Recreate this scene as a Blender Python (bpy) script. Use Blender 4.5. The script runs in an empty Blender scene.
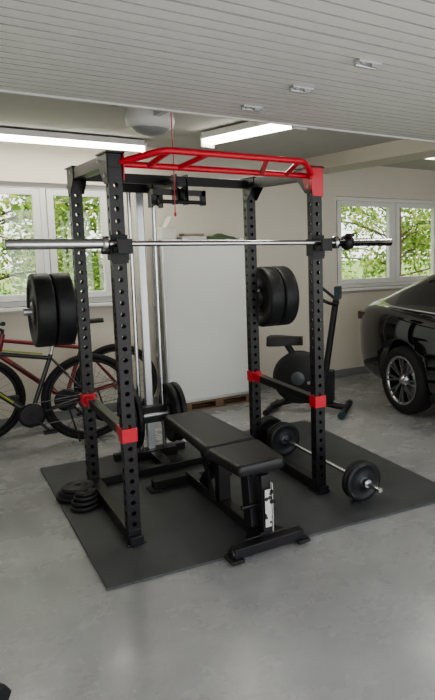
import bpy, math, random
from mathutils import Vector, Matrix, noise
random.seed(7)
scene=bpy.context.scene
COL=scene.collection

# ---------------------------------------------------------------- materials
def mat(name,col,rough=.5,metal=0.,var=.08,scale=8.,bump=0.,bscale=60.,coat=0.,emit=None,es=0.,spec=.5):
    m=bpy.data.materials.new(name); m.use_nodes=True
    nt=m.node_tree; b=nt.nodes['Principled BSDF']
    tc=nt.nodes.new('ShaderNodeTexCoord')
    nz=nt.nodes.new('ShaderNodeTexNoise'); nz.inputs['Scale'].default_value=scale; nz.inputs['Detail'].default_value=4
    nt.links.new(tc.outputs['Object'],nz.inputs['Vector'])
    mp=nt.nodes.new('ShaderNodeMix'); mp.data_type='RGBA'
    c=Vector(col[:3])
    mp.inputs[6].default_value=(*(c*(1-var)),1); mp.inputs[7].default_value=(*[min(1,x) for x in c*(1+var)],1)
    nt.links.new(nz.outputs['Fac'],mp.inputs[0]); nt.links.new(mp.outputs[2],b.inputs['Base Color'])
    b.inputs['Roughness'].default_value=rough; b.inputs['Metallic'].default_value=metal
    b.inputs['Coat Weight'].default_value=coat; b.inputs['Specular IOR Level'].default_value=spec
    if bump:
        n2=nt.nodes.new('ShaderNodeTexNoise'); n2.inputs['Scale'].default_value=bscale; n2.inputs['Detail'].default_value=6
        nt.links.new(tc.outputs['Object'],n2.inputs['Vector'])
        bp=nt.nodes.new('ShaderNodeBump'); bp.inputs['Strength'].default_value=bump; bp.inputs['Distance'].default_value=.01
        nt.links.new(n2.outputs['Fac'],bp.inputs['Height']); nt.links.new(bp.outputs['Normal'],b.inputs['Normal'])
    if emit:
        b.inputs['Emission Color'].default_value=(*emit,1); b.inputs['Emission Strength'].default_value=es
    return m
M=dict(
 black=mat('rack_black',(.012,.012,.014),.36,.0,bump=.05),
 blackp=mat('black_plastic',(.013,.013,.015),.5),
 rubber=mat('rubber_black',(.014,.015,.017),.5,var=.45,scale=14,bump=.2,bscale=90),
 hub=mat('hub_grey',(.10,.11,.12),.45,.3),
 ring=mat('steel_ring',(.35,.36,.37),.35,.9),
 red=mat('rack_red',(.58,.018,.035),.35,coat=.2),
 chrome=mat('chrome',(.62,.63,.64),.22,1.,var=.03),
 steel=mat('brushed_steel',(.55,.56,.57),.38,.9,var=.05,scale=30),
 spoke=mat('spoke_steel',(.25,.25,.26),.4,.9),
 vinyl=mat('vinyl_black',(.018,.018,.02),.36,bump=.2,bscale=180),
 wall=mat('wall_paint',(.68,.645,.57),.85,var=.06,scale=1.5,bump=.15,bscale=40),
 ceil=mat('ceiling_paint',(.52,.51,.49),.85,var=.07,scale=1.5,bump=.1),
 white=mat('white_pvc',(.76,.76,.74),.4,var=.02),
 door=mat('door_white',(.64,.64,.62),.45,var=.03),
 groove=mat('door_groove',(.28,.28,.28),.7,var=.03),
 board=mat('whiteboard_face',(.74,.76,.74),.28,var=.05,scale=2),
 alu=mat('aluminium',(.6,.61,.62),.35,.8,var=.04),
 tube=mat('tube_glow',(.9,.9,.85),.5,emit=(1.,.97,.86),es=9.),
 whitep=mat('white_plastic',(.78,.78,.77),.35),
 lens=mat('grey_lens',(.32,.33,.34),.3),
 wood=mat('pallet_wood',(.20,.13,.08),.75,var=.35,scale=12),
 card=mat('grey_card',(.30,.27,.23),.8),
 paper=mat('paper',(.72,.72,.68),.7),
 greenp=mat('green_cloth',(.10,.16,.08),.8,var=.3,scale=20),
 bluep=mat('dark_blue_paint',(.018,.035,.055),.4),
 teal=mat('dark_teal_plastic',(.018,.05,.06),.4),
 tyre=mat('tyre',(.012,.012,.013),.75,bump=.2),
 carp=mat('car_paint_black',(.004,.005,.007),.05,0,coat=1.,spec=.8),
 glass=mat('car_glass',(.01,.012,.014),.04,0,coat=.5),
 alloy=mat('alloy_wheel',(.42,.425,.43),.28,.9),
 barrel=mat('wheel_barrel',(.05,.05,.052),.4,.6),
 taill=mat('tail_lamp',(.05,.004,.006),.15,coat=.6),
 bikeR=mat('bike_red',(.20,.012,.018),.35,coat=.3),
 bikeK=mat('bike_black',(.02,.022,.02),.3,coat=.4),
 lime=mat('bike_lime',(.28,.33,.05),.4),
 base=mat('baseboard_grey',(.22,.23,.24),.6),
 bark=mat('bark',(.10,.07,.045),.9,var=.3,bump=.5),
 grass=mat('grass',(.12,.20,.05),.95,var=.5,scale=3),
)
def noisemul(m,layers):
    nt=m.node_tree; b=nt.nodes['Principled BSDF']; tc=nt.nodes.new('ShaderNodeTexCoord')
    cur=b.inputs['Base Color'].links[0].from_socket
    for vs,sc,det,ro,a,c,lo,hi in layers:
        mpn=nt.nodes.new('ShaderNodeMapping'); mpn.inputs['Scale'].default_value=vs; mpn.inputs['Rotation'].default_value=(0,0,.5 if vs[0]!=vs[1] else 0)
        nt.links.new(tc.outputs['Object'],mpn.inputs['Vector'])
        n=nt.nodes.new('ShaderNodeTexNoise'); n.inputs['Scale'].default_value=sc; n.inputs['Detail'].default_value=det; n.inputs['Roughness'].default_value=ro
        nt.links.new(mpn.outputs[0],n.inputs['Vector'])
        r=nt.nodes.new('ShaderNodeMapRange'); r.inputs[1].default_value=a; r.inputs[2].default_value=c; r.inputs[3].default_value=lo; r.inputs[4].default_value=hi
        nt.links.new(n.outputs['Fac'],r.inputs[0])
        mx=nt.nodes.new('ShaderNodeVectorMath'); mx.operation='MULTIPLY'
        nt.links.new(cur,mx.inputs[0]); nt.links.new(r.outputs[0],mx.inputs[1]); cur=mx.outputs[0]
    nt.links.new(cur,b.inputs['Base Color'])
u=(1,1,1)
def floor_mat(name,col):
    m=mat(name,col,.36,var=.08,scale=1.3,bump=.05,bscale=25)
    nt=m.node_tree; b=nt.nodes['Principled BSDF']
    tc=nt.nodes.new('ShaderNodeTexCoord')
    n=nt.nodes.new('ShaderNodeTexNoise'); n.inputs['Scale'].default_value=2.2; n.inputs['Detail'].default_value=8; n.inputs['Roughness'].default_value=.7
    nt.links.new(tc.outputs['Object'],n.inputs['Vector'])
    r=nt.nodes.new('ShaderNodeMapRange'); r.inputs[1].default_value=.25; r.inputs[2].default_value=.75; r.inputs[3].default_value=.15; r.inputs[4].default_value=.38
    nt.links.new(n.outputs['Fac'],r.inputs[0]); nt.links.new(r.outputs[0],b.inputs['Roughness'])
    noisemul(m,[(u,140,2,.5,.3,.7,.94,1.06),(u,1.6,9,.7,.34,.66,.84,1.08),(u,11,6,.75,.56,.70,1.,.91),(u,26,3,.6,.68,.75,1.,.76),((1,9,1),3.5,4,.6,.64,.74,1.,.90)])
    return m
M['floor']=floor_mat('painted_concrete',(.335,.34,.345))
M['mat']=mat('rubber_mat',(.074,.079,.083),.48,var=.1,scale=4,bump=.4,bscale=260)
noisemul(M['mat'],[(u,3,8,.7,.35,.65,.82,1.15),(u,150,2,.5,.35,.7,.75,1.3)])
def label_mat():
    m=mat('label_sticker',(.7,.7,.68),.5); nt=m.node_tree; b=nt.nodes['Principled BSDF']
    tc=nt.nodes.new('ShaderNodeTexCoord'); v=nt.nodes.new('ShaderNodeTexVoronoi'); v.inputs['Scale'].default_value=34
    nt.links.new(tc.outputs['Object'],v.inputs['Vector']); r=nt.nodes.new('ShaderNodeValToRGB'); r.color_ramp.interpolation='CONSTANT'
    r.color_ramp.elements[0].color=(.03,.03,.03,1); r.color_ramp.elements[1].position=.42; r.color_ramp.elements[1].color=(.55,.55,.53,1)
    nt.links.new(v.outputs['Distance'],r.inputs[0]); nt.links.new(r.outputs[0],b.inputs['Base Color']); return m
M['label']=label_mat()
def leaf_mat():
    m=bpy.data.materials.new('leaves'); m.use_nodes=True; nt=m.node_tree; b=nt.nodes['Principled BSDF']
    g=nt.nodes.new('ShaderNodeNewGeometry'); cr=nt.nodes.new('ShaderNodeValToRGB')
    e=cr.color_ramp.elements; e[0].color=(.08,.17,.03,1); e[1].color=(.70,.70,.24,1)
    x=e.new(.45); x.color=(.26,.42,.08,1); x=e.new(.8); x.color=(.48,.58,.15,1)
    nt.links.new(g.outputs['Random Per Island'],cr.inputs[0]); nt.links.new(cr.outputs[0],b.inputs['Base Color'])
    b.inputs['Roughness'].default_value=.5
    t=nt.nodes.new('ShaderNodeBsdfTranslucent'); nt.links.new(cr.outputs[0],t.inputs[0])
    mx=nt.nodes.new('ShaderNodeMixShader'); mx.inputs[0].default_value=.5
    nt.links.new(b.outputs[0],mx.inputs[1]); nt.links.new(t.outputs[0],mx.inputs[2])
    nt.links.new(mx.outputs[0],nt.nodes['Material Output'].inputs[0]); return m
M['leaf']=leaf_mat()
def wglass():
    m=bpy.data.materials.new('window_glass'); m.use_nodes=True; nt=m.node_tree
    for n in list(nt.nodes):
        if n.type=='BSDF_PRINCIPLED': nt.nodes.remove(n)
    t=nt.nodes.new('ShaderNodeBsdfTransparent'); g=nt.nodes.new('ShaderNodeBsdfGlossy'); g.inputs['Roughness'].default_value=.02
    mx=nt.nodes.new('ShaderNodeMixShader'); mx.inputs[0].default_value=.06
    nt.links.new(t.outputs[0],mx.inputs[1]); nt.links.new(g.outputs[0],mx.inputs[2]); nt.links.new(mx.outputs[0],nt.nodes['Material Output'].inputs[0]); return m
M['wglass']=wglass()

# ---------------------------------------------------------------- builder
class B:
    def __init__(s,name): s.n=name; s.v=[]; s.f=[]; s.fm=[]; s.sm=[]; s.m=[]; s.T=Matrix.Identity(4)
    def mi(s,k):
        if k not in s.m: s.m.append(k)
        return s.m.index(k)
    def add(s,vs,fs,k,smooth=False):
        o=len(s.v); s.v+=[s.T@Vector(v) for v in vs]; i=s.mi(k)
        for f in fs: s.f.append([o+a for a in f]); s.fm.append(i); s.sm.append(smooth)
    def box(s,c,d,k,R=None):
        c=Vector(c); vs=[]
        for x in(-.5,.5):
            for y in(-.5,.5):
                for z in(-.5,.5):
                    p=Vector((x*d[0],y*d[1],z*d[2])); 
                    if R: p=R@p
                    vs.append(c+p)
        s.add(vs,[(0,1,3,2),(4,6,7,5),(0,4,5,1),(2,3,7,6),(0,2,6,4),(1,5,7,3)],k)
    def b2(s,a,b,k): s.box([(a[i]+b[i])/2 for i in range(3)],[abs(b[i]-a[i]) for i in range(3)],k)
    def beam(s,p,q,w,h,k,up=(0,0,1)):
        p=Vector(p);q=Vector(q);d=q-p;L=d.length;d.normalize();u=Vector(up)
        if abs(d.dot(u))>.99:u=Vector((0,1,0))
        r=d.cross(u).normalized();u=r.cross(d)
        s.box((p+q)/2,(w,L,h),k,Matrix((r,d,u)).transposed())
    def fr(s,ax):
        ax=Vector(ax).normalized(); t=Vector((0,0,1)) if abs(ax.z)<.9 else Vector((1,0,0))
        a=ax.cross(t).normalized(); return ax,a,ax.cross(a)
    def lathe(s,o,ax,prof,k,seg=32,smooth=True,cap=True):
        o=Vector(o);ax,a,b=s.fr(ax);vs=[];fs=[]
        for r,t in prof:
            for i in range(seg):
                th=2*math.pi*i/seg; vs.append(o+ax*t+(a*math.cos(th)+b*math.sin(th))*r)
        n=len(prof)
        for j in range(n-1):
            for i in range(seg):
                i2=(i+1)%seg; fs.append((j*seg+i,j*seg+i2,(j+1)*seg+i2,(j+1)*seg+i))
        s.add(vs,fs,k,smooth)
        if cap:
            for j,rev in((0,1),(n-1,0)):
                if prof[j][0]>1e-5:
                    idx=list(range(seg)); 
                    if rev: idx.reverse()
                    s.add([vs[j*seg+i] for i in idx],[tuple(range(seg))],k)
    def cyl(s,p,q,r,k,seg=16,r2=None,smooth=True):
        p=Vector(p);q=Vector(q);L=(q-p).length
        s.lathe(p,q-p,[(r,0),(r if r2 is None else r2,L)],k,seg,smooth)
    def torus(s,o,ax,R,r,k,seg=48,rs=10,sq=1.):
        o=Vector(o);ax,a,b=s.fr(ax);vs=[];fs=[]
        for i in range(seg):
            th=2*math.pi*i/seg;e=a*math.cos(th)+b*math.sin(th)
            for j in range(rs):
                ph=2*math.pi*j/rs; vs.append(o+e*(R+r*math.cos(ph))+ax*r*sq*math.sin(ph))
        for i in range(seg):
            for j in range(rs):
                fs.append((i*rs+j,((i+1)%seg)*rs+j,((i+1)%seg)*rs+(j+1)%rs,i*rs+(j+1)%rs))
        s.add(vs,fs,k,True)
    def tube(s,pts,r,k,seg=10,sub=0):
        pts=[Vector(p) for p in pts]
        if sub:
            out=[]
            P=[pts[0]]+pts+[pts[-1]]
            for i in range(1,len(P)-2):
                for t in range(sub):
                    t/=sub;a,b,c,d=P[i-1],P[i],P[i+1],P[i+2]
                    out.append(.5*((2*b)+(c-a)*t+(2*a-5*b+4*c-d)*t*t+(3*b-a-3*c+d)*t**3))
            out.append(pts[-1]);pts=out
        vs=[];fs=[];prev=None
        for i,p in enumerate(pts):
            if i==0:d=pts[1]-p
            elif i==len(pts)-1:d=p-pts[-2]
            else:d=(pts[i+1]-p).normalized()+(p-pts[i-1]).normalized()
            d.normalize()
            if prev is None: _,a,b=s.fr(d)
            else:
                a=(prev-d*prev.dot(d)).normalized(); b=d.cross(a)
            prev=a
            for j in range(seg):
                th=2*math.pi*j/seg; vs.append(p+(a*math.cos(th)+b*math.sin(th))*r)
        for i in range(len(pts)-1):
            for j in range(seg):
                fs.append((i*seg+j,i*seg+(j+1)%seg,(i+1)*seg+(j+1)%seg,(i+1)*seg+j))
        s.add(vs,fs,k,True)
        s.add(vs[:seg][::-1],[tuple(range(seg))],k); s.add(vs[-seg:],[tuple(range(seg))],k)
    def prism(s,pts,ext,k):
        n=len(pts);e=Vector(ext);pts=[Vector(p) for p in pts]
        s.add(pts+[p+e for p in pts],[tuple(range(n))[::-1],tuple(range(n,2*n))]+[(i,(i+1)%n,(i+1)%n+n,i+n) for i in range(n)],k)
    def build(s,bevel=0,seg=2):
        me=bpy.data.meshes.new(s.n); me.from_pydata([tuple(v) for v in s.v],[],s.f)
        for k in s.m: me.materials.append(M[k])
        me.polygons.foreach_set('material_index',s.fm); me.polygons.foreach_set('use_smooth',s.sm); me.update()
        o=bpy.data.objects.new(s.n,me); COL.objects.link(o)
        if bevel:
            md=o.modifiers.new('bevel','BEVEL'); md.width=bevel; md.segments=seg; md.limit_method='ANGLE'; md.angle_limit=math.radians(50)
        return o

W,D,H=1.167,.952,2.08
# ---------------------------------------------------------------- room
XL,XR,YB,YF,ZC=-2.6,5.7,2.9,-3.0,2.52
b=B('floor'); b.b2((XL-.2,YF,-.1),(XR+.2,YB+.25,0),'floor'); b.build()
b=B('ground'); b.b2((-30,YB+.25,-.25),(40,40,-.12),'grass'); b.b2((-12,-14,-.12),(16,YF,-.01),'floor'); b.build()
b=B('ceiling'); b.b2((XL-.2,YF,ZC),(XR+.2,YB+.25,ZC+.12),'ceil'); b.build()
z0,z1=1.06,2.14
wins=[(-1.9,.70),(3.13,5.4)]
b=B('wall_back')
b.b2((XL-.2,YB,0),(XR+.2,YB+.25,z0),'wall'); b.b2((XL-.2,YB,z1),(XR+.2,YB+.25,ZC),'wall')
b.b2((XL-.2,YB,z0),(wins[0][0],YB+.25,z1),'wall'); b.b2((wins[0][1],YB,z0),(wins[1][0],YB+.25,z1),'wall'); b.b2((wins[1][1],YB,z0),(XR+.2,YB+.25,z1),'wall'); b.build()
b=B('wall_left'); b.b2((XL-.2,YF,0),(XL,YB,ZC),'wall'); b.build()
b=B('wall_right'); b.b2((XR,YF,0),(XR+.2,YB,ZC),'wall'); b.build()
b=B('trim_beam'); b.b2((2.68,YF,2.38),(3.0,YB,ZC),'wall'); b.build(.005)
b=B('baseboard_back'); b.b2((XL,YB-.015,0),(XR,YB,.09),'base'); b.build(.003)
def window(name,x0,x1,splits):
    b=B(name); y=YB+.06; fw=.055
    def fr(a,c,za,zb,w,yy,d):
        b.b2((a,yy,za),(a+w,yy+d,zb),'white'); b.b2((c-w,yy,za),(c,yy+d,zb),'white')
        b.b2((a+w,yy,zb-w),(c-w,yy+d,zb),'white'); b.b2((a+w,yy,za),(c-w,yy+d,za+w),'white')
    fr(x0,x1,z0,z1,.045,y,.07)
    xs=[x0+.045]+splits+[x1-.045]
    for sx in splits: b.b2((sx-.025,y,z0+.045),(sx+.025,y+.07,z1-.045),'white')
    for i in range(len(xs)-1):
        a=xs[i]+(.025 if i else 0); c=xs[i+1]-(.025 if i<len(xs)-2 else 0)
        fr(a+.003,c-.003,z0+.05,z1-.05,fw,y-.015,.06)
        b.b2((a+fw,y+.02,z0+.1),(c-fw,y+.026,z1-.1),'wglass')
        b.b2((c-.05,y-.045,1.58),(c-.03,y-.015,1.66),'alu')
    b.b2((x0-.03,YB-.05,z0-.03),(x1+.03,YB+.06,z0),'white')
    b.build(.004)
window('window_1',*wins[0],[-1.2,-.55,.12])
window('window_2',*wins[1],[4.02,4.75])
b=B('garage_door')
zt=2.30; ye=-.16; sec=.5
x0,x1=-2.3,2.6
def strip(p,q,k): b.add([(x0,p[0],p[1]),(x1,p[0],p[1]),(x1,q[0],q[1]),(x0,q[0],q[1])],[(0,1,2,3)],k)
ys=ye
while ys>-2.7:
    k=6; p=sec/k
    for i in range(k):
        a=ys-i*p; g=.007 if i else .012; dz=.010 if i else .018
        strip((a,zt+dz),(a-g,zt),'groove'); strip((a-g,zt),(a-p+.005,zt),'door'); strip((a-p+.005,zt),(a-p,zt+.010),'groove')
    ys-=sec
b.b2((x0,ys,zt+.02),(x1,ye,zt+.045),'door'); b.b2((x0,ye,zt-.008),(x1,ye+.02,zt+.05),'door')
for xx in (-1.6,.54):
    for j in range(5):
        yy=ye-.33-j*.5
        b.box((xx,yy,zt-.006),(.10,.04,.010),'alu'); b.cyl((xx-.045,yy+.02,zt-.014),(xx+.045,yy+.02,zt-.014),.009,'steel',8)
        b.box((xx+.02,yy-.012,zt-.016),(.03,.015,.014),'lens'); b.cyl((xx-.03,yy-.01,zt-.018),(xx-.03,yy-.01,zt-.008),.01,'lens',8)
for xx in (x0-.04,x1+.0): b.b2((xx,-2.9,zt-.02),(xx+.04,.3,zt+.04),'alu')
b.build(.001,1)

def fluo(name,p,q,w=.16):
    b=B(name); p=Vector(p);q=Vector(q); z=Vector((0,0,1))
    b.beam(p+z*.045,q+z*.045,w,.05,'whitep')
    b.beam(p,q,w*.8,.035,'tube'); d=(q-p).normalized()
    b.beam(p-d*.02,p,w,.09,'whitep'); b.beam(q,q+d*.02,w,.09,'whitep')
    b.build(.004)
fluo('fluorescent_light',(-.65,2.46,2.44),(.86,2.46,2.44),.14)
fluo('fluorescent_light',(1.17,1.72,2.44),(1.34,.50,2.44),.12)
fluo('fluorescent_light',(3.16,1.25,2.44),(3.16,.05,2.44),.12)
b=B('garage_door_opener'); ox,oy=.42,.75
b.lathe((ox,oy,2.30),(0,0,1),[(0,0),(.04,.003),(.08,.015),(.105,.035),(.118,.065)],'lens')
b.lathe((ox,oy,2.345),(0,0,1),[(.12,0),(.140,.012),(.148,.05),(.145,.09),(.125,.125),(.08,.145),(0,.15)],'whitep')
b.beam((ox,oy-.1,2.42),(ox,-2.8,2.42),.04,.04,'steel'); b.b2((ox-.1,oy-.04,2.46),(ox-.08,oy+.04,2.52),'steel'); b.b2((ox+.08,oy-.04,2.46),(ox+.1,oy+.04,2.52),'steel')
cxd=.385
b.b2((cxd-.02,.22,2.375),(ox+.02,.27,2.405),'whitep')
b.tube([(cxd,.243,2.4),(cxd+.003,.243,2.1),(cxd,.243,1.80)],.003,'red',6)
b.lathe((cxd,.243,1.78),(0,0,1),[(.0,0),(.007,.004),(.007,.02),(0,.028)],'red',12)
b.tube([(ox-.1,oy,2.49),(.20,.72,2.46),(.13,.76,2.50),(.02,.72,2.485),(-.03,.78,2.51),(-.06,.73,2.51)],.008,'blackp',8,6)
b.build(.003)
b=B('ceiling_lamp'); b.lathe((.80,.72,2.46),(0,0,1),[(0,0),(.05,.004),(.06,.03),(.06,.06)],'whitep'); b.build()

b=B('rubber_floor_mat'); b.prism([(-.225,1.58,0.001),(-.235,-.42,0.001),(1.86,-.61,0.001),(1.90,1.50,0.001)],(0,0,.012),'mat'); b.build(.002)
ZM=.013
# ---------------------------------------------------------------- power rack
b=B('power_rack'); S=.066
def holepost(x,y,za,zb,pitch=.06,r=.0125):
    h=S/2; n=int((zb-za)/pitch)
    for sx,sy in((1,0),(-1,0),(0,1),(0,-1)):
        def P(u,z): return (x+sx*h+(-sy)*u, y+sy*h+sx*u, z)
        for i in range(n):
            a=za+i*pitch;c=a+pitch/2
            o=[P(-h,a),P(0,a),P(h,a),P(h,c),P(h,a+pitch),P(0,a+pitch),P(-h,a+pitch),P(-h,c)]
            th0=[-135,-90,-45,0,45,90,135,180]
            q=[P(r*math.cos(math.radians(t)),c+r*math.sin(math.radians(t))) for t in th0]
            b.add(o+q,[(j,(j+1)%8,(j+1)%8+8,j+8) for j in range(8)],'black')
        a=za+n*pitch; b.add([P(-h,a),P(h,a),P(h,zb),P(-h,zb)],[(0,1,2,3)],'black')
for x in(0,W):
    for y in(0,D):
        holepost(x,y,ZM+.08,H-.07)
        b.b2((x-S/2,y-S/2,ZM+.01),(x+S/2,y+S/2,ZM+.08),'black')
        b.b2((x-S/2,y-S/2,H-.07),(x+S/2,y+S/2,H),'black')
        b.b2((x-.05,y-.06,ZM),(x+.05,y+.06,ZM+.010),'black')
    b.b2((x-S/2,S/2,ZM+.01),(x+S/2,D-S/2,ZM+.076),'black')
    b.b2((x-S/2,S/2,H-.065),(x+S/2,D-S/2,H),'black')
    b.b2((x-S/2,-.07,ZM),(x+S/2,-S/2,ZM+.05),'black')
    for y,dy in((0,1),(D,-1)):
        for off in(-.5,.5):
            b.prism([(x+off*(S+.008),y-dy*.03,H+.012),(x+off*(S+.008),y+dy*.16,H+.012),(x+off*(S+.008),y+dy*.16,H-.06),(x+off*(S+.008),y+dy*.05,H-.15),(x+off*(S+.008),y-dy*.03,H-.15)],(.005,0,0),'black')
            b.cyl((x+off*(S+.02),y,H-.11),(x+off*(S+.03),y,H-.11),.011,'ring',6)
            b.cyl((x+off*(S+.02),y+dy*.12,H-.03),(x+off*(S+.03),y+dy*.12,H-.03),.011,'ring',6)
        b.b2((x-.045,y-.05*dy,H+.001),(x+.045,y+.17*dy,H+.010),'black')
b.b2((S/2,D-.025,H-.065),(W-S/2,D+.025,H-.005),'black')
b.b2((S/2,D-.025,ZM+.01),(W-S/2,D+.025,ZM+.06),'black')
zz=H-.03
P=[Vector(p) for p in [(S/2,-.03,zz-.01),(.19,-.22,zz+.04),(W-.19,-.22,zz+.04),(W-S/2,-.03,zz-.01)]]
b.tube([P[0],P[1].lerp(P[0],.12),P[1].lerp(P[2],.03),P[2].lerp(P[1],.03),P[2].lerp(P[3],.12),P[3]],.017,'red',14)
b.tube([(S/2,.02,H-.045),(W-S/2,.02,H-.045)],.017,'red',14)
for xa,xb in((.22,.18),(.42,.34),(W-.42,W-.34),(W-.22,W-.18)):
    b.tube([(xa,-.22,zz+.04),(xb,.02,H-.045)],.014,'red',12)
for x,sg in((0,1),(W,-1)):
    xx=x+sg*(S/2+.004)
    b.prism([(xx,-.05,H),(xx,.07,H),(xx,.07,H-.06),(xx,.035,H-.13),(xx,-.035,H-.13),(xx,-.05,H-.06)],(sg*.007,0,0),'red')
xx=W+S/2+.001
b.prism([(W-S/2-.002,-S/2-.006,H-.17),(xx+.006,-S/2-.006,H-.17),(xx+.006,-S/2-.006,H+.014),(W-S/2-.03,-S/2-.006,H+.014)],(0,-.006,0),'red')
b.prism([(xx,-S/2,H-.17),(xx,S/2,H-.17),(xx,.14,H-.03),(xx,.14,H+.014),(xx,-S/2,H+.014)],(.007,0,0),'red')
zs=.617
for x in(0,W):
    for y in(0,D):
        b.b2((x-S/2-.007,y-S/2-.007,zs-.038),(x+S/2+.007,y+S/2+.007,zs+.038),'red')
    b.beam((x,S/2,zs),(x,D-S/2,zs),.05,.05,'black')
    b.beam((x,S/2+.007,zs),(x,S/2+.10,zs),.054,.054,'red' if x==0 else 'black'); b.beam((x,D-S/2-.12,zs),(x,D-S/2-.007,zs),.054,.054,'red')
zb=1.629
for x,sg in((0,-1),(W,1)):
    b.b2((x-S/2-.008,-S/2-.010,zb-.10),(x+S/2+.008,-S/2,zb+.045),'blackp')
    b.b2((x-S/2-.012,-S/2-.01,zb-.085),(x-S/2-.004,S/2,zb+.02),'blackp'); b.b2((x+S/2+.004,-S/2-.01,zb-.085),(x+S/2+.012,S/2,zb+.02),'blackp')
    b.b2((x-.035,-.145,zb-.05),(x+.035,-S/2-.01,zb-.016),'blackp')
    b.b2((x-.035,-.150,zb-.05),(x+.035,-.128,zb+.025),'blackp')
    b.cyl((x+sg*.045,0,zb-.04),(x+sg*.08,0,zb-.04),.014,'blackp',12)
for x,y,z,sg in((0,D,1.21,-1),(W,D,1.21,1)):
    b.cyl((x+sg*S/2,y,z),(x+sg*.33,y,z),.024,'steel',20); b.b2((x+sg*S/2,y-.05,z-.05),(x+sg*(S/2+.01),y+.05,z+.05),'black')
rack=b.build(.0025,2)

# ---------------------------------------------------------------- plates
def plate(b,o,ax,R,t,style='bumper'):
    o=Vector(o)
    if style=='bumper':
        pr=[(.027,.006),(.055,.006),(.06,0.0),(.085,0.0),(.095,.010),(R*.72,.010),(R*.76,0),(R-.016,0),(R-.004,.004),(R,.014),(R,t-.014),(R-.004,t-.004),(R-.016,t),(R*.78,t),(R*.74,t-.012),(.095,t-.012),(.085,t),(.027,t),(.027,.006)]
        b.lathe(o,ax,pr,'rubber',56,True,False)
        b.lathe(o,ax,[(.026,.0),(.028,-.003),(.05,-.003),(.056,.004)],'ring',32,True,False)
    else:
        pr=[(.016,0),(.035,0),(.042,.006),(R*.72,.008),(R*.80,0),(R-.006,0),(R,.006),(R,t-.006),(R-.006,t),(R*.8,t),(R*.72,t-.008),(.042,t-.006),(.035,t),(.016,t),(.016,0)]
        b.lathe(o,ax,pr,'rubber',40,True,False)
        b.lathe(o,ax,[(.016,-.001),(.032,-.001),(.034,.003)],'hub',24,True,False)
def markings(b,o,ax,R,k='hub',n=3):
    o=Vector(o);ax_,a,c=b.fr(ax)
    for i in range(n):
        th=2*math.pi*i/n+.4; e=a*math.cos(th)+c*math.sin(th); tt=ax_.cross(e)
        b.box(o+e*R*.86-ax_*.0005,(.001,R*.28,R*.05),k,Matrix((ax_,tt,e)).transposed())
b=B('weight_plate')
for x in(-.285,-.175): plate(b,(x,D,1.215),(1,0,0),.228,.105)
markings(b,(-.285,D,1.215),(1,0,0),.228); b.build()
b=B('weight_plate')
for x in(W+.055,W+.172): plate(b,(x,D,1.215),(1,0,0),.228,.112)
markings(b,(W+.055,D,1.215),(1,0,0),.228); b.build()
b=B('weight_plate'); z=ZM
for i,(R,t) in enumerate(((.11,.03),(.105,.028),(.10,.025))): plate(b,(-.13+.01*i,.86-.01*i,z),(0,0,1),R,t,'s'); z+=t
b.build()
b=B('weight_plate'); z=ZM
for i,(R,t) in enumerate(((.085,.028),(.08,.025),(.07,.022),(.06,.02))): plate(b,(-.115+.005*i,.64+.01*i,z),(0,0,1),R,t,'s'); z+=t
b.build()

b=B('barbell'); bc=W/2+.009; by=-.085
o=(bc-1.1,by,zb); X=(1,0,0)
b.lathe(o,X,[(0,0),(.021,0),(.025,.004),(.025,.413),(.025,.414),(.038,.415),(.038,.443),(.03,.445)],'chrome',28)
b.lathe(o,X,[(.014,.445),(.014,1.755)],'chrome',20,True,False)
b.lathe(o,X,[(.03,1.755),(.038,1.757),(.038,1.785),(.025,1.786),(.025,2.196),(.021,2.2),(0,2.2)],'chrome',28)
b.lathe(o,X,[(.0255,1.83),(.042,1.832),(.048,1.85),(.048,1.865),(.04,1.872),(.04,1.885),(.0255,1.887)],'blackp',24)
b.box((bc-1.1+1.86,by-.03,zb+.045),(.03,.06,.02),'blackp')
b.build()
b=B('barbell'); xb=1.31; R=.125; zc=ZM+R
b.cyl((xb,-.49,zc),(xb,1.22,zc),.0135,'chrome',16)
b.cyl((xb,-.36,zc),(xb,-.335,zc),.026,'chrome',16); b.cyl((xb,1.07,zc),(xb,1.10,zc),.028,'chrome',16)
for y in(-.32,-.28): plate(b,(xb,y,zc),(0,1,0),R,.036,'s')
for y,r in((.74,R),(.78,R),(.98,R*.95),(1.02,R*.95)): plate(b,(xb,y,zc),(0,1,0),r,.036,'s')
markings(b,(xb,-.32,zc),(0,1,0),R)
b.build()

# ---------------------------------------------------------------- lat tower
b=B('lat_tower'); cx=.50; yt=1.32
for dx in(-.085,.085): b.cyl((cx+dx,yt,.08),(cx+dx,yt,2.0),.0145,'chrome',16)
b.b2((cx-.17,yt-.03,ZM),(cx+.17,yt+.03,ZM+.06),'black'); b.b2((cx-.035,D+.03,ZM),(cx+.035,yt+.10,ZM+.055),'black')
b.b2((cx-.26,yt+.06,ZM),(cx+.26,yt+.12,ZM+.05),'black')
b.b2((cx-.15,yt-.04,1.98),(cx+.15,yt+.04,2.04),'black')
b.b2((cx+.03,.62,1.985),(cx+.09,yt+.06,2.045),'black'); b.b2((cx-.025,yt+.03,ZM+.05),(cx+.025,yt+.08,1.98),'alu')
cp=cx+.06
for yy in(.66,1.18):
    for dx in(-.038,.033): b.b2((cp+dx,yy-.05,1.87),(cp+dx+.005,yy+.05,2.06),'black')
    b.lathe((cp-.014,yy,1.93),(1,0,0),[(.01,0),(.05,0),(.042,.007),(.042,.021),(.05,.028),(.01,.028)],'blackp',28)
b.b2((cp-.17,.66,1.93),(cp+.17,.70,1.965),'black'); b.b2((cp-.17,.70,1.87),(cp-.14,.74,1.965),'black'); b.b2((cp+.14,.66,1.87),(cp+.17,.70,1.965),'black')
b.tube([(cp-.15,.62,1.885),(cp+.15,.62,1.885)],.013,'blackp',10)
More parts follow.
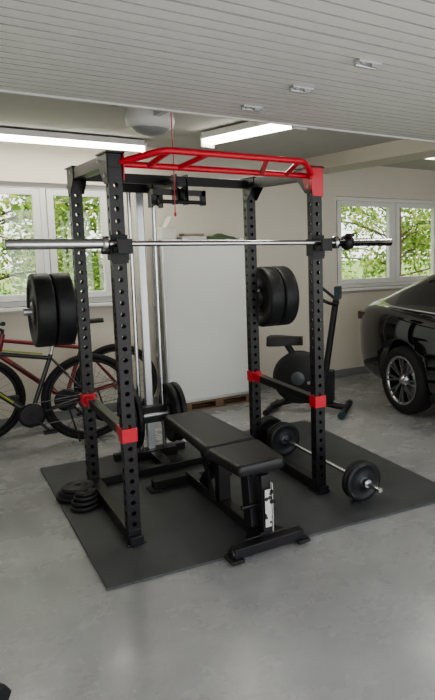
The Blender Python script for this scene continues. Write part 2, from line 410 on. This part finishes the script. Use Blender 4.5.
b.tube([(cx,yt-.05,1.98),(cx,yt-.05,.45)],.003,'steel',6)
b.b2((cx-.11,yt-.035,.29),(cx+.11,yt+.035,.41),'black')
b.cyl((cx-.25,yt-.02,.345),(cx+.25,yt-.02,.345),.024,'steel',16)
for x in(cx-.20,cx-.155): plate(b,(x,yt-.02,.345),(1,0,0),.225,.04)
for x in(cx+.11,cx+.155): plate(b,(x,yt-.02,.345),(1,0,0),.225,.04)
lt=b.build(.002,1); lt.parent=rack

# ---------------------------------------------------------------- bench
b=B('weight_bench'); cx=.545
def pad(x,y0,y1,w0,w1,z,t,k='vinyl'):
    r=.03
    pts=[(-w0/2,y0),(w0/2,y0),(w1/2,y1),(-w1/2,y1)]
    out=[]
    for i,p in enumerate(pts):
        p=Vector((p[0],p[1]));a=Vector(pts[i-1]);c=Vector(pts[(i+1)%4])
        da=(a-p).normalized();dc=(c-p).normalized()
        for j in range(5):
            t_=j/4; out.append(p+da*r*(1-t_)**2+dc*r*t_**2)
    N=len(out);C=sum(out,Vector((0,0)))/N;vs=[]
    prof=[(0,.94),(.008,1.0),(t*.55,1.0),(t*.8,.985),(t*.95,.94),(t,.86)]
    for zz_,s_ in prof:
        for q in out: vs.append((x+C.x+(q.x-C.x)*s_,C.y+(q.y-C.y)*(1-(1-s_)*.4),z+zz_))
    fs=[]
    for j in range(len(prof)-1):
        for i in range(N): fs.append((j*N+i,j*N+(i+1)%N,(j+1)*N+(i+1)%N,(j+1)*N+i))
    b.add(vs,fs,k,True); L=(len(prof)-1)*N
    b.add([vs[L+i] for i in range(N)],[tuple(range(N))],k,True); b.add([vs[N-1-i] for i in range(N)],[tuple(range(N))],k)
pad(cx,-.08,.74,.31,.26,.425,.06); pad(cx,-.49,-.10,.27,.32,.425,.06)
for dx in(-.05,.05): b.beam((cx+dx,-.02,.41),(cx+dx,.62,.41),.035,.03,'black')
b.beam((cx,-.42,.405),(cx,-.02,.40),.06,.045,'black')
b.beam((cx,-.50,ZM+.055),(cx,.66,ZM+.055),.06,.06,'black')
b.beam((cx,-.36,ZM+.08),(cx,-.32,.40),.075,.10,'black',(0,1,0))
b.beam((cx+.02,-.47,ZM+.07),(cx+.02,-.45,.40),.05,.045,'black',(0,1,0))
b.b2((cx+.045,-.50,.085),(cx+.050,-.435,.36),'label')
b.b2((cx+.003,-.499,.12),(cx+.040,-.493,.33),'label')
for i in range(5): b.cyl((cx+.047,-.465,.11+i*.055),(cx+.058,-.465,.11+i*.055),.011,'blackp',10)
b.cyl((cx-.09,-.40,.22),(cx+.09,-.40,.22),.012,'black',12); b.lathe((cx+.07,-.40,.22),(1,0,0),[(0,0),(.02,0),(.022,.03),(0,.04)],'blackp',14)
b.beam((cx,.40,ZM+.08),(cx,.05,.39),.05,.05,'black'); b.beam((cx-.045,.1,ZM+.06),(cx-.045,.32,.40),.010,.06,'black'); b.beam((cx+.045,.1,ZM+.06),(cx+.045,.32,.40),.010,.06,'black')
b.beam((cx,.08,ZM+.08),(cx,.08,.38),.07,.07,'black',(0,1,0))
for y,hw in((-.53,.19),(.66,.24)):
    b.b2((cx-hw,y-.03,ZM+.012),(cx+hw,y+.03,ZM+.065),'black')
    for sg in(-1,1):
        b.b2((cx+sg*hw-.035,y-.055,ZM),(cx+sg*hw+.035,y+.055,ZM+.018),'blackp')
        b.b2((cx+sg*hw-.008,y-.033,ZM+.01),(cx+sg*hw+.008,y+.033,ZM+.068),'blackp')
b.prism([(cx-.12,-.50,ZM+.068),(cx+.12,-.50,ZM+.068),(cx+.03,-.36,ZM+.086),(cx-.03,-.36,ZM+.086)],(0,0,.008),'black')
b.cyl((cx-.17,-.53,.05),(cx-.21,-.53,.05),.03,'blackp',16)
b.build(.003)

# ---------------------------------------------------------------- bicycles
def bicycle(px_,py_,paint,acc,lean=0.06):
    b=B('bicycle'); b.T=Matrix.Translation((px_,py_,0))@Matrix.Rotation(lean,4,'X')
    def P(x,z,y=0): return Vector((x,y,z))
    R=.355
    for wx in(0,-1.08):
        c=P(wx,R+.005)
        b.torus(c,(0,1,0),R-.024,.026,'tyre',56,10); b.torus(c,(0,1,0),R-.056,.013,'blackp',56,6,1.3)
        b.cyl(P(wx,R,-.035),P(wx,R,.035),.02,'steel',12)
        for i in range(28):
            th=2*math.pi*i/28; s_=1 if i%2 else -1
            b.tube([P(wx+.018*math.cos(th+.6*s_),R+.018*math.sin(th+.6*s_),.03*s_),P(wx+(R-.055)*math.cos(th),R+(R-.055)*math.sin(th))],.0013,'spoke',4)
    A=P(0,R);BB=P(-.43,.28);S_=P(-.26,.74);H1=P(-.86,.86);H2=P(-.895,.72);F=P(-1.08,R)
    b.tube([BB,S_],.016,paint);b.tube([BB,H2],.021,paint);b.tube([S_.lerp(BB,.06),H1.lerp(H2,.2)],.018,paint);b.tube([H1+Vector((.005,0,.02)),H2-Vector((.005,0,.02))],.023,paint)
    b.tube([BB.lerp(H2,.25)+Vector((0,-.016,.004)),BB.lerp(H2,.8)+Vector((0,-.016,.004))],.009,acc)
    b.tube([S_.lerp(H1,.1)+Vector((0,-.014,0)),S_.lerp(H1,.55)+Vector((0,-.014,0))],.007,acc)
    for y in(-.055,.055):
        b.tube([BB+Vector((0,y*.5,0)),A+Vector((0,y,0))],.009,paint); b.tube([S_+Vector((0,y*.3,-.03)),A+Vector((0,y,0))],.008,paint)
        b.tube([H2+Vector((-.01,y*.9,-.02)),F+Vector((0,y,0))],.014,'bikeK')
    b.tube([H2+Vector((-.01,-.05,-.02)),H2+Vector((-.01,.05,-.02))],.016,paint)
    b.tube([S_,S_+Vector((.04,0,.16))],.013,'steel'); 
    sc=S_+Vector((.045,0,.18))
    vs=[];prof=[(-.14,.018),(-.06,.03),(.03,.06),(.10,.075),(.13,.05)]
    for x,w in prof: vs+=[sc+Vector((x,-w,0)),sc+Vector((x,-w*.8,.035)),sc+Vector((x,w*.8,.035)),sc+Vector((x,w,0))]
    fs=[(i*4+j,i*4+(j+1)%4,(i+1)*4+(j+1)%4,(i+1)*4+j) for i in range(4) for j in range(4)]+[(0,1,2,3),(19,18,17,16)]
    b.add(vs,fs,'blackp',True)
    st=H1+Vector((.01,0,.05)); b.tube([H1,st,st+Vector((-.07,0,.04))],.015,'blackp')
    hb=st+Vector((-.07,0,.04)); b.tube([hb+Vector((.05,-.30,.03)),hb+Vector((.02,-.15,.02)),hb,hb+Vector((.02,.15,.02)),hb+Vector((.05,.30,.03))],.012,'blackp')
    for y in(-1,1): b.tube([hb+Vector((.05,y*.30,.03)),hb+Vector((.06,y*.20,.027))],.017,'rubber'); b.tube([hb+Vector((.02,y*.2,.02)),hb+Vector((-.04,y*.29,-.0))],.005,'steel')
    b.lathe(BB+Vector((0,-.06,0)),(0,1,0),[(.07,0),(.095,0),(.095,.006),(.07,.006)],'blackp',32); b.cyl(BB+Vector((0,-.07,0)),BB+Vector((0,.07,0)),.02,'blackp',12)
    for sg,a in((-1,.9),(1,.9+math.pi)):
        e=BB+Vector((.17*math.cos(a),sg*.08,-.17*math.sin(a))); b.beam(BB+Vector((0,sg*.075,0)),e,.012,.02,'blackp'); b.box(e+Vector((0,sg*.05,0)),(.09,.08,.02),'blackp')
    b.lathe(P(0,R,-.05),(0,1,0),[(.02,0),(.05,0),(.04,.02),(.02,.02)],'spoke',24)
    b.tube([BB+Vector((0,-.058,.09)),P(0,R+.045,-.045)],.004,'spoke',5); b.tube([BB+Vector((0,-.058,-.09)),P(.02,R-.13,-.045)],.004,'spoke',5)
    b.box(P(.03,R-.09,-.05),(.03,.02,.12),'blackp')
    b.tube([hb+Vector((0,-.15,.02)),hb+Vector((-.10,-.05,-.02)),H2+Vector((-.04,0,.02))],.003,'blackp',5,4)
    b.tube([BB.lerp(A,.6)+Vector((0,-.04,0)),Vector((-.12,-.14-.0,.03))],.007,'blackp')
    b.build()
bicycle(.24,2.12,'bikeK','lime',-.05)
bicycle(.55,2.50,'bikeR','bikeK',-.06)

# ---------------------------------------------------------------- whiteboard & shelf
b=B('wooden_pallet')
for y in(2.49,2.56,2.63): b.b2((1.12,y-.03,.065),(1.84,y+.03,.085),'wood')
for x in(1.16,1.48,1.80): b.b2((x-.04,2.46,.015),(x+.04,2.66,.065),'wood')
for y in(2.49,2.63): b.b2((1.12,y-.03,.0),(1.84,y+.03,.015),'wood')
b.build(.002)
b=B('whiteboard'); 
b.b2((1.0,2.48,.11),(1.82,2.50,1.62),'board')
for x in(.985,1.82): b.b2((x,2.465,.086),(x+.02,2.515,1.64),'alu')
b.b2((.985,2.465,1.62),(1.84,2.515,1.645),'alu'); b.b2((.985,2.465,.086),(1.84,2.515,.112),'alu')
for x in (1.2,1.62): b.box((x,2.46,1.635),(.05,.02,.03),'alu')
b.build(.003)
b=B('storage_shelf')
for x in(1.02,1.93):
    for y in(2.70,2.86): b.b2((x-.018,y-.018,0),(x+.018,y+.018,1.66),'alu')
for z in (.5,1.0,1.62): b.b2((1.0,2.68,z),(1.95,2.88,z+.025),'alu')
b.build(.002)
b=B('storage_box')
b.b2((1.06,2.69,1.646),(1.20,2.86,1.76),'paper'); b.beam((1.10,2.72,1.76),(1.15,2.72,1.86),.12,.01,'paper')
b.b2((1.26,2.70,1.646),(1.50,2.86,1.675),'paper'); b.b2((1.28,2.70,1.676),(1.48,2.86,1.70),'card')
b.prism([(1.52,2.72,1.646),(1.84,2.72,1.646),(1.80,2.72,1.67),(1.74,2.72,1.68),(1.66,2.72,1.705),(1.60,2.72,1.68),(1.54,2.72,1.675)],(0,.1,0),'greenp')
b.build(.006)

# ---------------------------------------------------------------- exercise bike
b=B('exercise_bike'); b.T=Matrix.Translation((2.10,1.75,0))@Matrix.Rotation(math.radians(-42),4,'Z')
b.tube([(-.38,-.2,.035),(-.38,.2,.035)],.03,'blackp',12); b.tube([(.34,-.2,.035),(.34,.2,.035)],.03,'blackp',12)
for sg in(-1,1): b.tube([(.34,sg*.2,.036),(.34,sg*.25,.036)],.034,'teal',12)
b.tube([(-.38,0,.05),(-.1,0,.12),(.34,0,.05)],.03,'blackp',12,4)
b.lathe((-.10,-.065,.34),(0,1,0),[(0,-.01),(.2,-.008),(.25,.02),(.25,.11),(.2,.138),(0,.14)],'blackp',36)
b.lathe((-.10,-.08,.34),(0,1,0),[(0,0),(.06,0),(.07,.01)],'hub',28)
b.box((.06,0,.26),(.34,.10,.30),'blackp'); 
b.tube([(-.12,0,.5),(-.22,0,.66)],.03,'blackp',12)
vs=[];prof=[(.15,.03),(.05,.05),(-.06,.11),(-.14,.125),(-.17,.09)]
for x,w in prof: vs+=[(-.22+x,-w,.65),(-.22+x,-w*.8,.73),(-.22+x,w*.8,.73),(-.22+x,w,.65)]
b.add(vs,[(i*4+j,i*4+(j+1)%4,(i+1)*4+(j+1)%4,(i+1)*4+j) for i in range(4) for j in range(4)]+[(0,1,2,3),(19,18,17,16)],'blackp',True)
b.tube([(.14,0,.3),(.26,0,1.08)],.03,'blackp',12); b.box((.28,0,1.15),(.05,.13,.12),'bluep')
b.tube([(.08,-.22,1.18),(.18,-.22,1.10),(.26,-.10,1.05),(.26,.10,1.05),(.18,.22,1.10),(.08,.22,1.18)],.015,'rubber',10,3)
for sg,a in((-1,.5),(1,.5+math.pi)):
    e=Vector((.0+.15*math.cos(a),sg*.12,.30+.15*math.sin(a))); b.beam((.0,sg*.1,.30),e,.015,.03,'steel'); b.box(e+Vector((0,sg*.05,0)),(.1,.09,.03),'blackp')
b.build(.004)

# ---------------------------------------------------------------- car
def car():
    root=bpy.data.objects.new('car',None); COL.objects.link(root)
    XC=3.64; YR=2.03; AX=(.87,3.70)
    st=[(0,.42,.80,.88,.66),(.03,.32,.93,1.01,.80),(.12,.22,.98,1.07,.865),(.45,.18,1.0,1.10,.90),(.9,.18,.98,1.02,.912),(1.6,.18,.96,.97,.915),(2.2,.18,.95,.96,.915),(2.8,.18,.94,.96,.915),(3.2,.18,.93,.98,.91),(3.9,.18,.86,.92,.90),(4.4,.2,.76,.82,.86),(4.62,.25,.65,.72,.78),(4.72,.35,.55,.6,.6)]
    vs=[];N=0
    for d,zb_,zl,zt_,w in st:
        h=[(0,zb_),(.8*w,zb_),(.95*w,zb_+.06),(.985*w,zb_+(zl-zb_)*.30),(w,zb_+(zl-zb_)*.62),(1.0*w,zb_+(zl-zb_)*.74),(.965*w,zl-.05),(.92*w,zl),(.6*w,zt_),(0,zt_+.015)]
        ring=h+[(-x,z) for x,z in h[-2:0:-1]]; N=len(ring)
        for x,z in ring: vs.append((XC+x,YR-d,z))
    fs=[(i*N+j,i*N+(j+1)%N,(i+1)*N+(j+1)%N,(i+1)*N+j) for i in range(len(st)-1) for j in range(N)]+[tuple(range(N))[::-1],tuple(range((len(st)-1)*N,len(st)*N))]
    me=bpy.data.meshes.new('car_body'); me.from_pydata(vs,[],fs); me.materials.append(M['carp'])
    for p in me.polygons:p.use_smooth=True
    body=bpy.data.objects.new('car_body_tmp',me); COL.objects.link(body)
    import bmesh
    bm=bmesh.new();bm.from_mesh(me);bmesh.ops.recalc_face_normals(bm,faces=bm.faces);bm.to_mesh(me);bm.free()
    s=body.modifiers.new('s','SUBSURF'); s.levels=2; s.render_levels=2
    cutters=[]
    for d in AX:
        for sg in(-1,1):
            c=B('cut'); c.cyl((XC+sg*.60,YR-d,.345),(XC+sg*1.1,YR-d,.345),.37,'carp',48); o=c.build(); cutters.append(o)
            bm=bmesh.new();bm.from_mesh(o.data);bmesh.ops.remove_doubles(bm,verts=bm.verts,dist=1e-5);bmesh.ops.recalc_face_normals(bm,faces=bm.faces);bm.to_mesh(o.data);bm.free()
            md=body.modifiers.new('b','BOOLEAN'); md.operation='DIFFERENCE'; md.object=o; md.solver='EXACT'
    bpy.context.view_layer.update()
    dg=bpy.context.evaluated_depsgraph_get(); nm=bpy.data.meshes.new_from_object(body.evaluated_get(dg)); nm.name='body'
    bpy.data.objects.remove(body)
    for c in cutters: bpy.data.objects.remove(c)
    nb=bpy.data.objects.new('body',nm); COL.objects.link(nb); nb.parent=root
    g=[(.36,.76,1.09,.70),(.60,.82,1.20,.67),(1.0,.84,1.36,.62),(1.35,.85,1.425,.59),(1.7,.85,1.45,.58),(2.3,.85,1.455,.58),(2.75,.85,1.40,.60),(3.2,.82,1.17,.66),(3.5,.80,.97,.72)]
    vs=[];fs=[];mi=[]
    for d,wb,zt_,wt in g:
        h=[(wb,.94),(wb*.985,1.0),(wt+ (wb-wt)*.12,zt_-.045),(wt*.93,zt_-.008),(wt*.6,zt_+.008),(0,zt_+.014)]
        if zt_<1.1: h[1]=(wb*.98,.965)
        ring=h+[(-x,z) for x,z in h[-2::-1]]; K=len(ring)
        for x,z in ring: vs.append((XC+x,YR-d,z))
    for i in range(len(g)-1):
        for j in range(K-1):
            fs.append((i*K+j,i*K+j+1,(i+1)*K+j+1,(i+1)*K+j))
            side=j in(1,K-3); top=j in(3,4,5,6)
            mi.append(1 if (side and 1<=i<=6) or (top and (i<3 or i>=6)) else 0)
    me=bpy.data.meshes.new('cabin'); me.from_pydata(vs,[],fs); me.materials.append(M['carp']); me.materials.append(M['glass'])
    for p,m_ in zip(me.polygons,mi): p.use_smooth=True; p.material_index=m_
    o=bpy.data.objects.new('cabin',me); COL.objects.link(o); o.parent=root
    s=o.modifiers.new('s','SUBSURF'); s.levels=1; s.render_levels=1
    b=B('trim_parts')
    for sg in(-1,1):
        b.tube([(XC+sg*.83,YR-.55,1.02),(XC+sg*.855,YR-.9,1.0),(XC+sg*.862,YR-2.6,.985),(XC+sg*.86,YR-3.1,.975)],.008,'alu',8,4)
        for d in(1.42,2.35): b.beam((XC+sg*.85,YR-d,.99),(XC+sg*.63,YR-d-.03,1.40),.05,.02,'carp',(1,0,0))
        b.box((XC+sg*.66,YR-.04,.86),(.24,.05,.10),'taill'); b.box((XC+sg*.815,YR-.14,.87),(.05,.16,.08),'taill')
        b.box((XC+sg*.68,YR-4.62,.62),(.26,.12,.11),'lens')
        b.box((XC+sg*.915,YR-1.55,.80),(.03,.17,.025),'carp'); b.box((XC+sg*.915,YR-2.55,.80),(.03,.17,.025),'carp')
        b.box((XC+sg*1.0,YR-3.02,1.02),(.18,.10,.12),'carp')
        b.beam((XC+sg*.895,YR-1.3,.24),(XC+sg*.895,YR-3.3,.24),.03,.06,'blackp')
    b.box((XC,YR-.0,.72),(.52,.015,.12),'white'); b.box((XC,YR-.02,.40),(1.2,.06,.12),'blackp')
    for sg in(-1,1): b.box((XC+sg*.14,YR-4.72,.56),(.20,.03,.14),'alu')
    o=b.build(.008); o.parent=root
    for d in AX:
        for sg in(-1,1):
            b=B('wheel'); c=Vector((XC+sg*.905,YR-d,.325)); ax=(sg,0,0)
            b.lathe(c,ax,[(.20,-.22),(.30,-.215),(.32,-.19),(.325,-.11),(.32,-.03),(.30,-.003),(.235,0),(.225,-.01)],'tyre',48,True,False)
            b.lathe(c,ax,[(.238,-.008),(.230,.0),(.214,-.004),(.208,-.02)],'alloy',48,True,False)
            b.lathe(c,ax,[(.208,-.02),(.20,-.14),(.20,-.2),(0,-.2)],'barrel',48,True,False)
            b.lathe(c,ax,[(.16,-.12),(.06,-.12),(.06,-.10)],'steel',32,True,False)
            b.lathe(c,ax,[(0,-.008),(.03,-.01),(.035,-.02),(.06,-.03),(.065,-.07)],'alloy',24,True,False)
            _,a,e=b.fr(ax)
            for i in range(8):
                t=2*math.pi*i/8
                for dt in(-.13,.13):
                    p=c+Vector(ax)*-.03+(a*math.cos(t)+e*math.sin(t))*.05; q=c+Vector(ax)*-.012+(a*math.cos(t+dt)+e*math.sin(t+dt))*.216
                    b.beam(p,q,.016,.02,'alloy',ax)
            o=b.build(); o.parent=root
car()

b=B('dumbbell'); c=Vector((-.79,-.93,.05)); ax=Vector((.55,-.83,0)).normalized()
b.cyl(c-ax*.10,c+ax*.10,.014,'chrome',14)
for sg in(-1,1):
    b.lathe(c+ax*sg*.06,ax*sg,[(.0,0),(.040,0),(.05,.01),(.05,.05),(.040,.06),(0,.06)],'rubber',6,False)
b.build(.003)

# ---------------------------------------------------------------- trees
def tree(x,y,h,r,n,low=.3):
    b=B('tree'); b.tube([(x,y,-.15),(x+.1,y+.05,h*.4),(x-.05,y,h*.8)],.09,'bark',10,4)
    cl=[]
    for i in range(30):
        a=random.uniform(0,6.28); rr=r*math.sqrt(random.random()); z=random.uniform(low,h); cl.append((Vector((x+rr*math.cos(a),y+rr*math.sin(a)*.7,z)),random.uniform(.35,.75)))
        b.tube([(x,y,min(z,h*.75)*.8),((x+cl[-1][0].x)/2,(y+cl[-1][0].y)/2,z*.95),tuple(cl[-1][0])],.018,'bark',5)
    for i in range(n):
        c,s_=random.choice(cl); d=Vector((random.gauss(0,1),random.gauss(0,1),random.gauss(0,.8))); d=d.normalized()*s_*random.random()**.4
        p=c+d; nn=Vector((random.gauss(0,1),random.gauss(0,1),random.gauss(.6,1))).normalized(); _,a,e=b.fr(nn); L=random.uniform(.04,.075)
        th=random.uniform(0,6.28); a,e=a*math.cos(th)+e*math.sin(th),-a*math.sin(th)+e*math.cos(th)
        b.add([p-a*L,p+e*L*.45,p+a*L,p-e*L*.45],[(0,1,2,3)],'leaf')
    b.build()
for x,y,h,r,n in((-2.5,6.5,4.2,1.8,7000),(-.2,7.2,4.6,1.9,9000),(2.2,7.6,4.4,1.8,8000),(4.6,7.2,4.5,1.7,7000),(6.8,6.6,4.2,1.9,9000),(9.2,7.2,4.8,2.0,9000),(12,8,5,2.2,7000),(1.0,10,5.2,2.4,7000),(9.5,10.5,5.2,2.4,7000)): tree(x,y,h,r,n)

# ---------------------------------------------------------------- lights & world
w=bpy.data.worlds.new('World'); scene.world=w; w.use_nodes=True; nt=w.node_tree; bg=nt.nodes['Background']
sky=nt.nodes.new('ShaderNodeTexSky'); sky.sky_type='HOSEK_WILKIE'; sky.turbidity=6; sky.sun_direction=(.6,-.25,.75); sky.ground_albedo=.4
mx=nt.nodes.new('ShaderNodeMix'); mx.data_type='RGBA'; mx.inputs[0].default_value=.8
nt.links.new(sky.outputs[0],mx.inputs[6]); mx.inputs[7].default_value=(.98,.98,.98,1); nt.links.new(mx.outputs[2],bg.inputs[0]); bg.inputs[1].default_value=2.6
l=bpy.data.lights.new('sun','SUN'); l.energy=8; l.angle=math.radians(3); l.color=(1,.95,.84); so=bpy.data.objects.new('sun',l); COL.objects.link(so)
so.rotation_euler=Vector((.8,-.35,1.5)).to_track_quat('Z','Y').to_euler()
for i,(p,sx,sy) in enumerate((((.1,2.46,2.41),1.5,.12),((1.255,1.11,2.41),.12,1.15),((3.16,.65,2.41),.12,1.15))):
    l=bpy.data.lights.new('tube_light','AREA'); l.shape='RECTANGLE'; l.size=sx; l.size_y=sy; l.energy=6; l.color=(1,.95,.82)
    o=bpy.data.objects.new('tube_light',l); COL.objects.link(o); o.location=p

# ---------------------------------------------------------------- camera
f,px,py,yaw,pit=638.1847,393.4271,319.3617,.6462,.1267
cam=bpy.data.cameras.new('camera'); co=bpy.data.objects.new('camera',cam); COL.objects.link(co); scene.camera=co
cam.sensor_fit='VERTICAL'; cam.sensor_height=24; cam.lens=f*24/700
cam.shift_x=(217.5-px)/700; cam.shift_y=-(350-py)/700
fw=Vector((math.sin(yaw)*math.cos(pit),math.cos(yaw)*math.cos(pit),-math.sin(pit))); r=Vector((math.cos(yaw),-math.sin(yaw),0)); uu=r.cross(fw)
rol=-.0013; r2=r*math.cos(rol)+uu*math.sin(rol); u2=-r*math.sin(rol)+uu*math.cos(rol)
mw=Matrix((r2,u2,-fw)).transposed().to_4x4(); mw.translation=Vector((-.8583,-3.4969,1.6554)); co.matrix_world=mw
scene.view_settings.view_transform='AgX'; scene.view_settings.look='AgX - Medium High Contrast'; scene.view_settings.exposure=.25
